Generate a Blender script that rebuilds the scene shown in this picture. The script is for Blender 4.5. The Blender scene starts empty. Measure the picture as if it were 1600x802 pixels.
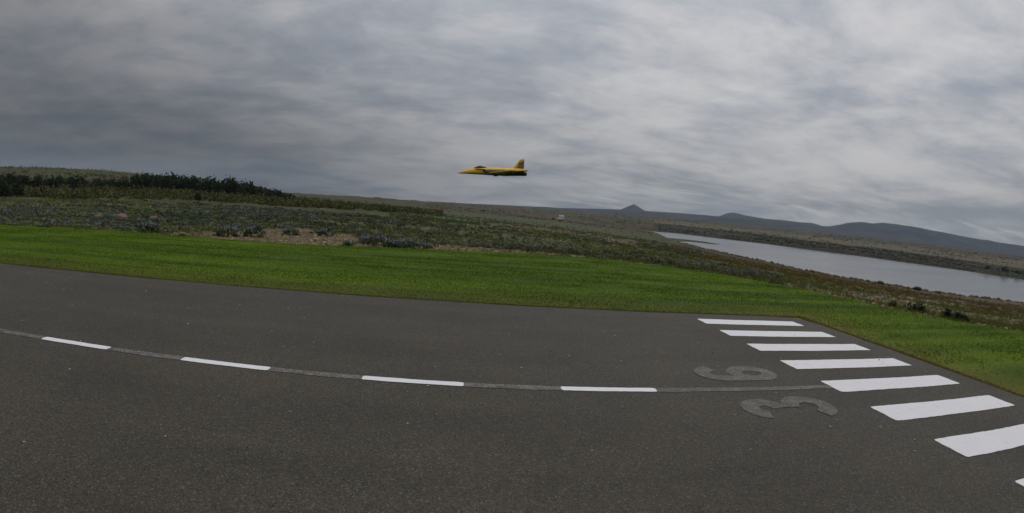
import bpy, bmesh, math, random
import numpy as np
from mathutils import Vector, Matrix, Euler

C = bpy.context.scene.collection
SC = bpy.context.scene
R = math.radians
rng = np.random.default_rng(7)
random.seed(7)

# ------------------------------------------------------------------ camera
# World frame: X runs along the runway (to the right), Y across it (away), Z up.
CAM_H = 1.7
F_MM, K3 = 18.4146, 0.04992          # wide action-camera lens: theta = r/f - k (r/f)^3
PITCH, ROLL, YAW = 0.08829, 0.07136, 0.08409
def cam_axis(x, y, z):               # camera right / up / forward -> world
    c, s = math.cos(ROLL), math.sin(ROLL); x, y = c*x - s*y, s*x + c*y
    c, s = math.cos(PITCH), math.sin(PITCH); f, u = c*z + s*y, c*y - s*z
    c, s = math.cos(YAW), math.sin(YAW); x, f = c*x + s*f, -s*x + c*f
    return Vector((x, f, u))
cd = bpy.data.cameras.new('camera')
cam = bpy.data.objects.new('camera', cd); C.objects.link(cam)
rx_, uy_, fw_ = cam_axis(1, 0, 0), cam_axis(0, 1, 0), cam_axis(0, 0, 1)
M = Matrix((( rx_.x, uy_.x, -fw_.x, 0), (rx_.y, uy_.y, -fw_.y, 0), (rx_.z, uy_.z, -fw_.z, CAM_H), (0, 0, 0, 1)))
cam.matrix_world = M
cd.type = 'PANO'
cd.sensor_fit = 'HORIZONTAL'; cd.sensor_width = 36.0
cd.clip_start = 0.05; cd.clip_end = 20000
for tgt in ([cd] if hasattr(cd, 'panorama_type') else []) + ([cd.cycles] if hasattr(cd, 'cycles') and hasattr(cd.cycles, 'panorama_type') else []):
    try:
        tgt.panorama_type = 'FISHEYE_LENS_POLYNOMIAL'
        tgt.fisheye_fov = math.pi
        tgt.fisheye_polynomial_k0 = 0.0
        tgt.fisheye_polynomial_k1 = -1.0 / F_MM
        tgt.fisheye_polynomial_k2 = 0.0
        tgt.fisheye_polynomial_k3 = K3 / F_MM**3
        tgt.fisheye_polynomial_k4 = 0.0
    except Exception as e:
        print('pano', e)
SC.camera = cam

# ------------------------------------------------------------------ light and exposure
SUN_AZ, SUN_EL = R(38), R(52)        # behind the cloud, to the right of the view (azimuth from +Y towards +X)
SUN_DIR = Vector((math.sin(SUN_AZ)*math.cos(SUN_EL), math.cos(SUN_AZ)*math.cos(SUN_EL), math.sin(SUN_EL)))
sl = bpy.data.lights.new('sun', 'SUN'); sl.energy = 0.62; sl.angle = R(40); sl.color = (1.0, .965, .92)
so = bpy.data.objects.new('sun', sl); C.objects.link(so)
so.rotation_euler = (-SUN_DIR).to_track_quat('-Z', 'Y').to_euler()
so.location = (0, 0, 60)
SC.view_settings.view_transform = 'Standard'
SC.view_settings.look = 'None'
SC.view_settings.exposure = 0.25
SC.view_settings.gamma = 1.0
SC.view_settings.use_curve_mapping = False

class NT:
    """Small helper for node trees."""
    def __init__(s, tree): s.t = tree; s.n = tree.nodes; s.l = tree.links
    def add(s, typ, **kw):
        n = s.n.new(typ)
        for k, v in kw.items(): setattr(n, k, v)
        return n
    def put(s, sock, v):
        if isinstance(v, bpy.types.NodeSocket): s.l.new(v, sock)
        elif v is not None:
            if sock.type == 'RGBA' and hasattr(v, '__len__') and len(v) == 3: v = (*v, 1)
            sock.default_value = v
    def math(s, op, a, b=None, c=None, clamp=False):
        n = s.add('ShaderNodeMath', operation=op, use_clamp=clamp)
        for i, v in enumerate((a, b, c)):
            if v is not None: s.put(n.inputs[i], v)
        return n.outputs[0]
    def vmath(s, op, a, b=None):
        n = s.add('ShaderNodeVectorMath', operation=op)
        s.put(n.inputs[0], a)
        if b is not None: s.put(n.inputs[3 if op == 'SCALE' else 1], b)
        return n.outputs['Value'] if op in ('DOT_PRODUCT', 'LENGTH') else n.outputs[0]
    def mix(s, f, a, b):
        n = s.add('ShaderNodeMix', data_type='RGBA'); s.put(n.inputs[0], f); s.put(n.inputs[6], a); s.put(n.inputs[7], b)
        return n.outputs[2]
    def ramp(s, v, lo, hi, a=0., b=1., smooth=True):
        n = s.add('ShaderNodeMapRange', interpolation_type='SMOOTHSTEP' if smooth else 'LINEAR')
        for i, x in enumerate((v, lo, hi, a, b)): s.put(n.inputs[i], x)
        return n.outputs[0]
    def noise(s, vec, scale, detail=4., rough=.5, dist=0., lac=2.):
        n = s.add('ShaderNodeTexNoise'); s.put(n.inputs['Vector'], vec); n.inputs['Scale'].default_value = scale
        n.inputs['Detail'].default_value = detail; n.inputs['Roughness'].default_value = rough
        n.inputs['Distortion'].default_value = dist; n.inputs['Lacunarity'].default_value = lac
        return n.outputs[0]
    def voro(s, vec, scale, feat='F1', out=0, rand=1.):
        n = s.add('ShaderNodeTexVoronoi', feature=feat); s.put(n.inputs['Vector'], vec); n.inputs['Scale'].default_value = scale
        n.inputs['Randomness'].default_value = rand
        return n.outputs[out]
    def mapping(s, vec, loc=(0,0,0), rot=(0,0,0), sc=(1,1,1)):
        n = s.add('ShaderNodeMapping'); s.put(n.inputs[0], vec)
        n.inputs[1].default_value = loc; n.inputs[2].default_value = rot; n.inputs[3].default_value = sc
        return n.outputs[0]
    def bump(s, h, strength=.5, dist=.02):
        n = s.add('ShaderNodeBump'); n.inputs['Strength'].default_value = strength; n.inputs['Distance'].default_value = dist
        s.put(n.inputs['Height'], h); return n.outputs[0]

# ------------------------------------------------------------------ sky: a stratocumulus sheet under a thin daylight sky
W = bpy.data.worlds.new('World'); SC.world = W; W.use_nodes = True
w = NT(W.node_tree); w.n.clear()
tc = w.add('ShaderNodeTexCoord'); d = w.vmath('NORMALIZE', tc.outputs['Generated'])
sep = w.add('ShaderNodeSeparateXYZ'); w.l.new(d, sep.inputs[0])
up = w.math('MAXIMUM', sep.outputs[2], 0.0)
den = w.math('ADD', up, 0.15)
comb = w.add('ShaderNodeCombineXYZ'); w.l.new(w.math('DIVIDE', sep.outputs[0], den), comb.inputs[0]); w.l.new(w.math('DIVIDE', sep.outputs[1], den), comb.inputs[1])
P = comb.outputs[0]
Pst = w.mapping(P, rot=(0, 0, R(-8)), sc=(.92, 1.0, 1.))           # streaks drawn out by the wind
warp = w.add('ShaderNodeTexNoise'); w.l.new(Pst, warp.inputs['Vector']); warp.inputs['Scale'].default_value = .9; warp.inputs['Detail'].default_value = 2
Pw = w.vmath('ADD', Pst, w.vmath('SCALE', w.vmath('SUBTRACT', warp.outputs['Color'], (.5, .5, .5)), .42))
big = w.noise(w.mapping(P, loc=(1.9, .4, 0), rot=(0, 0, R(-10)), sc=(.7, 1., 1.)), .56, 2., .5)
mid = w.noise(Pw, 1.45, 8., .60)
fine = w.noise(w.mapping(Pw, loc=(3, 1, 0), sc=(.9, 1.1, 1)), 4.4, 6., .62)
thick = w.math('ADD', w.math('MULTIPLY', big, .70), w.math('ADD', w.math('MULTIPLY', mid, .85), w.math('MULTIPLY', fine, .32)))
lum = w.ramp(thick, .68, 1.16, 0., 1.)
glow = w.ramp(w.vmath('DOT_PRODUCT', d, tuple(SUN_DIR)), .20, .82, 0., 1.)
cl = w.mix(lum, (.190, .206, .234), (.402, .392, .392))
# the sheet is brighter towards the hidden sun and overhead
gain = w.math('ADD', w.math('ADD', .37, w.math('MULTIPLY', glow, .76)), w.ramp(sep.outputs[2], .10, 1., 0., 1.0, False))
away = w.math('SUBTRACT', 1.0, w.ramp(w.vmath('DOT_PRODUCT', d, (math.sin(SUN_AZ), math.cos(SUN_AZ), 0)), .50, .85))
far_ = w.math('SUBTRACT', 1.0, w.math('MULTIPLY', w.math('MULTIPLY', away, w.ramp(sep.outputs[2], .03, .24, 1., 0.)), .26))   # the sheet seen edge-on is thicker and darker
clg = w.vmath('SCALE', cl, w.math('MULTIPLY', gain, far_))
nish = w.add('ShaderNodeTexSky', sky_type='NISHITA'); nish.sun_disc = False
nish.sun_elevation = SUN_EL; nish.sun_rotation = SUN_AZ; nish.dust_density = 2.5
SKY_STR = 0.1
gapsn = w.noise(w.mapping(Pw, loc=(7.3, 2.2, 0), sc=(.8, 2.2, 1)), 1.6, 5., .6)
low = w.ramp(sep.outputs[2], .02, .11, 1., 0.)
gap = w.math('MULTIPLY', w.ramp(gapsn, .52, .64, 0., 1.), w.math('MULTIPLY', low, w.ramp(w.vmath('DOT_PRODUCT', d, (math.sin(SUN_AZ), math.cos(SUN_AZ), 0)), .78, .96, 0., .32)))
clg2 = w.mix(gap, clg, (.60, .585, .53))
cloud_scaled = w.vmath('SCALE', clg2, 1.0 / SKY_STR)
final = w.mix(.955, nish.outputs[0], cloud_scaled)
bg = w.add('ShaderNodeBackground'); w.l.new(final, bg.inputs[0]); bg.inputs[1].default_value = SKY_STR
ow = w.add('ShaderNodeOutputWorld'); w.l.new(bg.outputs[0], ow.inputs[0])
W.cycles.sampling_method = 'MANUAL'; W.cycles.sample_map_resolution = 512

# ------------------------------------------------------------------ helpers: objects and materials
def tag(o, label=None, cat=None, group=None, kind=None):
    if label: o['label'] = label
    if cat: o['category'] = cat
    if group: o['group'] = group
    if kind: o['kind'] = kind
    return o
def link(name, me, parent=None, loc=(0, 0, 0), rot=(0, 0, 0), sc=(1, 1, 1)):
    o = bpy.data.objects.new(name, me); C.objects.link(o)
    o.location = loc; o.rotation_euler = rot; o.scale = sc
    if parent: o.parent = parent
    return o
def empty(name, loc, rz=0): return link(name, None, None, loc, (0, 0, rz))
def mesh_np(name, V, F, mats=(), col=None, mi=None, smooth=False):
    """V (n,3); F (m,k) array of one polygon size, or a list of faces."""
    me = bpy.data.meshes.new(name)
    if isinstance(F, np.ndarray):
        m, k = F.shape
        me.vertices.add(len(V)); me.vertices.foreach_set('co', np.asarray(V, np.float32).ravel())
        me.loops.add(m*k); me.loops.foreach_set('vertex_index', F.astype(np.int32).ravel())
        me.polygons.add(m); me.polygons.foreach_set('loop_start', np.arange(0, m*k, k, dtype=np.int32))
    else:
        me.from_pydata([tuple(v) for v in V], [], F)
    for m_ in (mats if isinstance(mats, (list, tuple)) else [mats]): me.materials.append(m_)
    if mi is not None: me.polygons.foreach_set('material_index', np.asarray(mi, np.int32))
    if smooth: me.polygons.foreach_set('use_smooth', np.ones(len(me.polygons), bool))
    me.update(calc_edges=True); me.validate()
    if col is not None:
        a = me.color_attributes.new('Col', 'FLOAT_COLOR', 'POINT')
        c = np.ones((len(V), 4), np.float32); c[:, :col.shape[1]] = col
        a.data.foreach_set('color', c.ravel())
    return me
def mat(name, rough=.8, spec=.3):
    m = bpy.data.materials.new(name); m.use_nodes = True
    t = NT(m.node_tree); b = m.node_tree.nodes['Principled BSDF']
    b.inputs['Roughness'].default_value = rough; b.inputs['Specular IOR Level'].default_value = spec
    t.b = b
    t.pos = t.add('ShaderNodeTexCoord').outputs['Object']
    return m, t
def flat(name, col, rough=.5, spec=.4, var=.12, scale=9., metal=0.):
    m, t = mat(name, rough, spec)
    n = t.noise(t.pos, scale, 4., .6)
    t.put(t.b.inputs['Base Color'], t.mix(n, tuple(c*(1-var) for c in col), tuple(min(1, c*(1+var)) for c in col)))
    t.b.inputs['Metallic'].default_value = metal
    return m
def vcol(name, rough=.8, spec=.15, trans=0.):
    m, t = mat(name, rough, spec)
    a = t.add('ShaderNodeVertexColor', layer_name='Col')
    t.put(t.b.inputs['Base Color'], a.outputs[0])
    if trans:
        tr = t.add('ShaderNodeBsdfTranslucent'); t.l.new(a.outputs[0], tr.inputs[0])
        mx = t.add('ShaderNodeMixShader'); mx.inputs[0].default_value = trans
        t.l.new(t.b.outputs[0], mx.inputs[1]); t.l.new(tr.outputs[0], mx.inputs[2])
        t.l.new(mx.outputs[0], t.n['Material Output'].inputs[0])
    return m

_perm = rng.random((256, 256))
def vnoise(x, y):
    xi = np.floor(x).astype(int); yi = np.floor(y).astype(int); fx = x - xi; fy = y - yi
    fx = fx*fx*(3-2*fx); fy = fy*fy*(3-2*fy)
    g = lambda a, b: _perm[a % 256, b % 256]
    return (g(xi, yi)*(1-fx) + g(xi+1, yi)*fx)*(1-fy) + (g(xi, yi+1)*(1-fx) + g(xi+1, yi+1)*fx)*fy
def fbm(x, y, sc, oct=4):
    v = 0; a = .5; f = sc
    for i in range(oct):
        v = v + a*vnoise(x*f + 17.3*i, y*f - 9.1*i); a *= .5; f *= 2.03
    return v / (1 - .5**oct)
def sstep(x, a, b):
    t = np.clip((x - a)/(b - a), 0, 1); return t*t*(3-2*t)

# ------------------------------------------------------------------ the lie of the land
LAKE = -9.0
LAWN = np.array([(-62, 17.5), (-40, 17.9), (-21, 18.5), (-17.7, 19.0), (-14.2, 19.3), (-10.9, 19.0), (-7.8, 18.5), (-5.5, 18.8), (-3.2, 19.5), (-.8, 20.1), (1.7, 20.8),
                 (4.4, 20.9), (6.8, 19.8), (8.8, 17.9), (10.0, 15.6), (10.8, 13.0), (11.2, 10.6), (11.9, 9.0), (13.1, 7.8), (16, 5.4), (20, 1.5), (23, -4), (24, -12), (-62, -12)], float)
la = np.degrees(np.arctan2(LAWN[:-2, 0], LAWN[:-2, 1])); lr = np.hypot(LAWN[:-2, 0], LAWN[:-2, 1])
A = lambda az, xs, ys: np.interp(az, xs, ys)
def lawn_r(az): return A(az, la, lr)
NEAR_AZ = [19.92, 21.0, 21.6, 22.2, 23.4, 25.58, 29.06, 32.5, 35.94, 39.32, 44.42, 49.18, 52.36, 55.46, 58.52, 70, 90, 104]
NEAR_R = [547, 430, 365, 310, 292, 249, 214, 193, 172, 160, 153, 148, 149, 153, 157, 165, 190, 260]
FAR_AZ = [19.91, 22.69, 25.46, 28.9, 32.31, 35.7, 39.05, 42.36, 45.63, 48.85, 52.03, 55.15, 58.21, 70, 90, 104]
FAR_R = [560, 570, 522, 487, 470, 430, 411, 400, 385, 371, 358, 345, 340, 330, 300, 270]
def rn_(az): return np.where(az < 19.92, A(az, [-50, -35, -25, -10, 10, 19.9], [200, 210, 260, 300, 480, 547]), A(az, NEAR_AZ, NEAR_R))
def rf_(az): return np.where(az < 19.92, A(az, [-50, -35, -27, -20, 0, 10, 19.9], [350, 380, 500, 900, 900, 700, 560]), A(az, FAR_AZ, FAR_R))
def ground_z(az, r):
    """height of the land (before small relief) at azimuth az (degrees from +Y to +X) and distance r"""
    az = np.asarray(az, float); r = np.asarray(r, float)
    rl = lawn_r(az); rn = rn_(az); rf = rf_(az)
    dl = -np.arctan(1.74/rl)
    d60 = A(az, [-50, -40, -30, -20, -10, 0, 10, 20, 30, 40, 49, 58, 75, 100], [-.025, -.025, -.026, -.029, -.031, -.036, -.043, -.050, -.066, -.081, -.088, -.088, -.08, -.06])
    d120 = A(az, [-50, -40, -30, -20, -10, 0, 10, 20, 30, 40, 49, 58, 75, 100], [-.004, -.004, -.006, -.013, -.017, -.024, -.030, -.040, -.058, -.071, -.0765, -.0745, -.07, -.05])
    dlk = -np.arctan((CAM_H - LAKE)/np.maximum(rn, 1)); dlf = -np.arctan((CAM_H - LAKE)/np.maximum(rf, 1))
    lakey = (az >= 19.92) & (az < 104)
    dn = np.where(lakey, dlk, A(az, [-50, -35, -25, -10, 10, 19.9], [.012, .011, .002, -.007, -.0118, -.0196]))
    df = np.where(lakey, dlf, A(az, [-50, -40, -36, -32, -27, -23, -20, -10, 0, 10, 19.9], [.0305, .0325, .030, .025, .0155, .009, .006, .0075, .000, -.007, -.0184]))
    d1 = np.where(lakey, df + .0125, A(az, [-50, -20, 10, 19.9], [.030, .006, -.006, -.0120]))
    d2 = A(az, [-50, -20, -10, 0, 10, 20, 40, 58, 100], [.012, .004, .005, .0062, .0066, .0065, .006, .004, .004])
    xs = [rl, np.full_like(rl, 60), np.full_like(rl, 120), rn, rf, rf + np.where(lakey, 100., 45.), np.maximum(rf + 200, 1500), np.full_like(rl, 2600), np.full_like(rl, 6000)]
    ys = [dl, d60, d120, dn, df, d1, d2, d2*.6, d2*0]
    lx = [np.log(np.maximum(x, 1)) for x in xs]; q = np.log(np.maximum(r, 1))
    out = np.where(q <= lx[0], ys[0], ys[-1]*1.0)
    for i in range(len(xs)-1):
        t = np.clip((q - lx[i])/np.maximum(lx[i+1] - lx[i], 1e-6), 0, 1)
        seg = (q > lx[i]) & (q <= lx[i+1])
        out = np.where(seg, ys[i]*(1-t) + ys[i+1]*t, out)
    z = CAM_H + r*np.tan(out)
    z = np.where(r < rl, -.09, np.minimum(z, np.where(r < rl + 3, -.03, 1e9)))
    inl = lakey & (r > rn) & (r < rf)
    dep = np.minimum(r - rn, rf - r)
    z = np.where(inl, LAKE - np.minimum(dep*.08, 2.5) - .02, z)
    # bank of the far shore: a short step up out of the water
    z = np.where(lakey & (r >= rf), np.maximum(z, LAKE + np.minimum((r - rf)*.10, 2.4)), z)
    return z
def px_polar(x, y, z=0.0):
    """ground position seen at photo pixel x, y on a level z (used once, to survey the place)"""
    dx, dy = (x-800)/818.4267, -(y-401)/818.4267
    rr = math.hypot(dx, dy); th = rr*(1-K3*rr*rr); s = math.sin(th)/max(rr, 1e-9)
    v = cam_axis(dx*s, dy*s, math.cos(th)); t = (z - CAM_H)/min(v.z, -1e-6)
    return v.x*t, v.y*t
def relief(x, y, r, az):
    amp = np.interp(r, [20, 24, 60, 200, 600, 1500, 4000], [0, .10, .35, .9, 2.2, 6., 10.])
    rl = lawn_r(az)
    amp = amp*sstep(r, rl, rl + 6)
    rn, rf = rn_(az), rf_(az)
    shore = np.where((az > 19.9) & (az < 104), np.clip(np.minimum(np.abs(r - rn), np.abs(r - rf))/30., .18, 1), 1.)
    n = (fbm(x, y, .23, 3) - .5)*.5 + (fbm(x, y, .045, 4) - .5)*1.0 + (fbm(x, y, .012, 3) - .5)*.6*sstep(r, 120, 400)
    return n*amp*shore
SPIT = np.array([px_polar(1044, 374.3, LAKE), px_polar(1066, 376.0, LAKE), px_polar(1086, 378.0, LAKE), px_polar(1111, 381.0, LAKE)])
def spit_d(x, y):
    best = np.full(np.shape(x), 1e9); w_ = np.zeros(np.shape(x))
    for i in range(len(SPIT)-1):
        a, b = SPIT[i], SPIT[i+1]; ab = b - a
        t = np.clip(((x-a[0])*ab[0] + (y-a[1])*ab[1])/(ab@ab), 0, 1)
        dd = np.hypot(x-a[0]-t*ab[0], y-a[1]-t*ab[1])
        w_ = np.where(dd < best, (i+t)/3., w_); best = np.minimum(best, dd)
    return best, w_
def height(x, y):
    r = np.hypot(x, y); az = np.degrees(np.arctan2(x, y))
    z = ground_z(az, r)
    inl = (z < LAKE) & (r > 100)
    z = z + np.where(inl, 0, relief(x, y, r, az))
    z = np.where(~inl & (r > 100) & (az > 19.5) & (az < 106), np.maximum(z, LAKE + .12), z)
    dd, w_ = spit_d(x, y)
    wid = 24*(1 - .66*w_) + 8*(fbm(x, y, .05, 2) - .5)
    z = np.where((dd < wid) & (r > 200) & (r < 520), np.maximum(z, LAKE + .5*np.clip((wid - dd)/5, 0, 1)), z)
    return z

# zones of ground cover, by place
soil_track = np.array([px_polar(1030, 357, -7.5), px_polar(1048, 354.5, -7.0), px_polar(1090, 356, -5)])
def zones(x, y):
    r = np.hypot(x, y); az = np.degrees(np.arctan2(x, y)); rl = lawn_r(az); dl = r - rl
    n1 = fbm(x, y, .11, 4); n2 = fbm(x + 50, y, .03, 4); n3 = fbm(x - 80, y + 20, .35, 3)
    soil = A(az, [-38, -31, -26, -20, -12, -2, 6, 14, 24], [0, .5, 1, 1, 1, .9, .75, .55, .25])
    wid = A(az, [-38, -32, -27, -22, -18, -12, -4, 4, 14, 24], [.5, 2.4, 5.5, 11., 13, 8.5, 6, 4.5, 3, 2])
    soil = soil*sstep(wid*(.55 + 1.0*n1) - dl, 0, .8)
    s2 = sstep(az, -1, 3)*(1 - sstep(az, 17, 20))*sstep(r, 56 + 22*(n2-.5), 66)*(1 - sstep(r, 105 + 30*(n3-.5), 130))*sstep(n1, .36, .48)
    s3 = sstep(az, 32, 44)*sstep(n1, .54, .66)*.4*(1 - sstep(r, 90, 130))
    soil = np.clip(np.maximum(soil, np.maximum(s2*.9, s3)) + .45*sstep(n1, .62, .70)*(1 - sstep(r, 60, 200)), 0, 1)
    scrub = sstep(r, 62 + 40*(n2-.5), 74)*(1 - sstep(r, 420, 700))*(1 - sstep(az, -14, -2))
    brown = sstep(az, 14, 30)*sstep(r, 30 + 30*(n2-.5), 75)
    brown = np.maximum(brown, sstep(r, 260, 420)*(1 - scrub)*.9)
    lk = (az > 19.9) & (az < 104); rf = rf_(az); e = r - rf + 30*(n3 - .5)
    bank = np.where(lk, sstep(e, -8, 4)*(1 - sstep(e, 190 + 200*(n2-.5), 270 + 200*(n2-.5))), 0)
    tan_ = np.where(lk, sstep(e, 190, 290)*(1 - sstep(e, 480, 760)), 0)
    return soil, scrub, np.clip(brown, 0, 1), np.clip(.5 + .5*tan_ - .5*bank, 0, 1)

def build_ground():
    az = np.concatenate([np.arange(-180, -74, 4.), np.arange(-72, 84, .3), np.arange(84, 180, 4.)])
    rs = [2.0]
    while rs[-1] < 5000:
        q = 1.05 if rs[-1] < 60 else 1.02 if rs[-1] < 700 else 1.045
        rs.append(rs[-1]*q)
    rs = np.array(rs); na, nr = len(az), len(rs)
    AZ, RR = np.meshgrid(np.radians(az), rs)
    X, Y = RR*np.sin(AZ), RR*np.cos(AZ)
    Z = height(X, Y)
    V = np.concatenate([[[0, 0, -.09]], np.stack([X, Y, Z], -1).reshape(-1, 3)])
    i = np.arange(nr-1)[:, None]*na; j = np.arange(na)[None]; jn = (j+1) % na
    F = np.stack([1+i+j, 1+i+jn, 1+i+na+jn, 1+i+na+j], -1).reshape(-1, 4)
    F = F[:, ::-1]
    s, c, b, k = zones(V[:, 0], V[:, 1])
    me = mesh_np('heath', V, F, [heath_material()], np.stack([s, c, b, k], 1), smooth=True)
    o = link('heath', me); tag(o, kind='structure'); return o

def heath_material():
    m, t = mat('heath', .95, .1)
    a = t.add('ShaderNodeVertexColor', layer_name='Col'); sp = t.add('ShaderNodeSeparateColor'); t.l.new(a.outputs[0], sp.inputs[0])
    soil, scrub, brown = sp.outputs[0], sp.outputs[1], sp.outputs[2]
    p = t.pos
    big, md, fi = t.noise(p, .035, 4., .6), t.noise(p, .3, 5., .65), t.noise(p, 2.2, 5., .7)
    green = t.mix(t.ramp(md, .35, .68), (.048, .058, .024), (.110, .118, .058))
    green = t.mix(t.ramp(big, .45, .66, 0, .6), green, (.085, .100, .082))        # greyish lupine leaves
    green = t.mix(t.ramp(t.noise(p, .11, 4., .6), .56, .70, 0, .6), green, (.145, .105, .042))     # ochre moss
    earth = t.mix(t.ramp(fi, .35, .65), (.085, .056, .028), (.205, .148, .080))
    earth = t.mix(t.ramp(t.voro(p, 5., out=0), .0, .32, 1., 0.), earth, (.30, .23, .145))
    earth = t.mix(t.ramp(t.noise(p, 1.3, 5., .68), .47, .58), earth, (.050, .050, .024))
    br = t.mix(t.ramp(md, .35, .65), (.046, .034, .019), (.098, .072, .036))
    br = t.mix(t.ramp(t.noise(p, .02, 5., .65), .46, .60, 0, .8), br, (.050, .058, .026))
    br = t.mix(t.ramp(t.noise(p, .009, 5., .65), .52, .60, 0, .7), br, (.120, .098, .052))
    br = t.mix(t.ramp(t.noise(p, .013, 6., .72), .53, .57, 0, .85), br, (.024, .020, .019))   # bare lava
    alp = a.outputs['Alpha']
    tanc = t.mix(t.ramp(md, .3, .7), (.075, .066, .036), (.150, .128, .078))
    br = t.mix(t.ramp(t.math('ADD', alp, t.math('MULTIPLY', t.math('SUBTRACT', t.noise(p, .05, 4., .6), .5), .5)), .58, .82), br, tanc)
    bk = t.mix(t.ramp(t.noise(p, .06, 4., .65), .4, .6), (.026, .020, .014), (.040, .044, .019))
    br = t.mix(t.ramp(alp, .22, .42, 1., 0.), br, bk)
    sc = t.mix(t.ramp(md, .3, .7), (.038, .046, .020), (.085, .088, .040))
    c = t.mix(brown, green, br); c = t.mix(scrub, c, sc)
    smask = t.ramp(t.math('ADD', soil, t.math('MULTIPLY', t.math('SUBTRACT', fi, .5), .7)), .35, .65)
    c = t.mix(smask, c, earth)
    t.put(t.b.inputs['Base Color'], c)
    t.put(t.b.inputs['Normal'], t.bump(t.math('ADD', md, t.math('MULTIPLY', fi, .5)), .8, .12))
    return m

heath = build_ground()

# lake
def build_lake():
    m, t = mat('lake_water', .10, .5)
    t.b.inputs['IOR'].default_value = 1.333
    t.put(t.b.inputs['Base Color'], (.088, .095, .100))
    n = t.math('ADD', t.noise(t.mapping(t.pos, sc=(1, 1.6, 1)), .8, 4., .6), t.math('MULTIPLY', t.noise(t.pos, .04, 3., .5), 1.2))
    t.put(t.b.inputs['Normal'], t.bump(n, .25, .06))
    t.put(t.b.inputs['Roughness'], t.ramp(t.noise(t.mapping(t.pos, rot=(0, 0, .5), sc=(.35, 1.5, 1)), .012, 4., .6), .4, .6, .14, .22))
    az = np.radians(np.linspace(17, 108, 60)); rr = np.linspace(110, 640, 30)
    AZ, RR = np.meshgrid(az, rr)
    V = np.stack([RR*np.sin(AZ), RR*np.cos(AZ), np.full_like(AZ, LAKE)], -1).reshape(-1, 3)
    i = np.arange(29)[:, None]*60; j = np.arange(59)[None]
    F = np.stack([i+j, i+60+j, i+60+j+1, i+j+1], -1).reshape(-1, 4)[:, ::-1]
    me = mesh_np('lake', V, F, [m]); me.flip_normals() if me.polygons[0].normal.z < 0 else None
    tag(link('lake', me), kind='structure')
build_lake()

# ------------------------------------------------------------------ far ridge and mountains
def rock_mat(name, a, b):
    m, t = mat(name, .95, .05)
    n = t.noise(t.pos, .0035, 6., .65); n2 = t.noise(t.mapping(t.pos, sc=(1, 1, .35)), .012, 5., .6)
    t.put(t.b.inputs['Base Color'], t.mix(t.ramp(t.math('ADD', t.math('MULTIPLY', n, .6), t.math('MULTIPLY', n2, .4)), .38, .62), a, b))
    t.put(t.b.inputs['Normal'], t.bump(n2, .6, 14))
    return m
M_mount = rock_mat('mountain_rock', (.034, .034, .036), (.070, .066, .060))
def mountain(name, dist, depth, prof, seed, rough=1.0):
    """a ridge: crest heights given as (azimuth, elevation) along an arc at distance dist; flanks fall to the plain on both sides"""
    azs = np.arange(prof[0][0], prof[-1][0], .14); e = np.interp(azs, [p[0] for p in prof], [p[1] for p in prof])
    e = e + rough*(fbm(azs*1.0 + seed, azs*0 + 3.1, .9, 4) - .5)*.0026*np.clip(e/.02, 0, 1)
    k = np.array([.25, .5, .25]); e = np.convolve(np.pad(e, 1, 'edge'), k, 'valid')
    ts = np.linspace(-1, 1, 41)
    AZ, T = np.meshgrid(np.radians(azs), ts)
    D = dist + T*depth
    X, Y = D*np.sin(AZ), D*np.cos(AZ)
    crest = CAM_H + dist*np.tan(e)[None]
    body = np.clip(1 - np.abs(T)**1.25, 0, 1)
    n = fbm(X + seed, Y, .0016, 5) - .5
    gul = np.abs(fbm(X + seed*3, Y, .004, 4) - .5)
    Z = crest*body + crest*rough*(n*.55 - gul*.4)*(body*(1-body)*2.2) - 14*(1 - body)
    V = np.stack([X, Y, Z], -1).reshape(-1, 3); na, nt = len(azs), len(ts)
    i = np.arange(nt-1)[:, None]*na; j = np.arange(na-1)[None]
    F = np.stack([i+j, i+na+j, i+na+j+1, i+j+1], -1).reshape(-1, 4)
    tag(link(name, mesh_np(name, V, F, [M_mount], smooth=True)), kind='structure')
mountain('far_ridge', 3300, 900, [(-14, -.002), (-8, .0035), (-4, .0062), (0, .0068), (5, .0092), (9.94, .0113), (14.19, .0148), (16.6, .0172), (18.7, .0182), (22.5, .0190), (27.3, .0200), (33, .020), (40, .017), (48, .012), (56, .004)], 400., .5)
mountain('mountain', 4100, 620, [(25, .004), (26.6, .016), (27.2, .0218), (27.6, .0252), (28.0, .0276), (28.4, .0282), (28.9, .0274), (29.5, .0256), (32.07, .0231), (34.77, .0227), (36.3, .0226), (36.9, .0220), (37.93, .0185), (38.6, .0196), (39.43, .0234), (40.2, .0280), (40.72, .0302), (41.69, .0327), (42.3, .0326),
          (42.81, .0320), (43.96, .0352), (45.26, .0351), (47, .0332), (48.49, .0307), (51.67, .0266), (54.8, .0228), (57.85, .0207), (64, .014), (74, .004), (80, -.002)], 90., 1.0)
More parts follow.
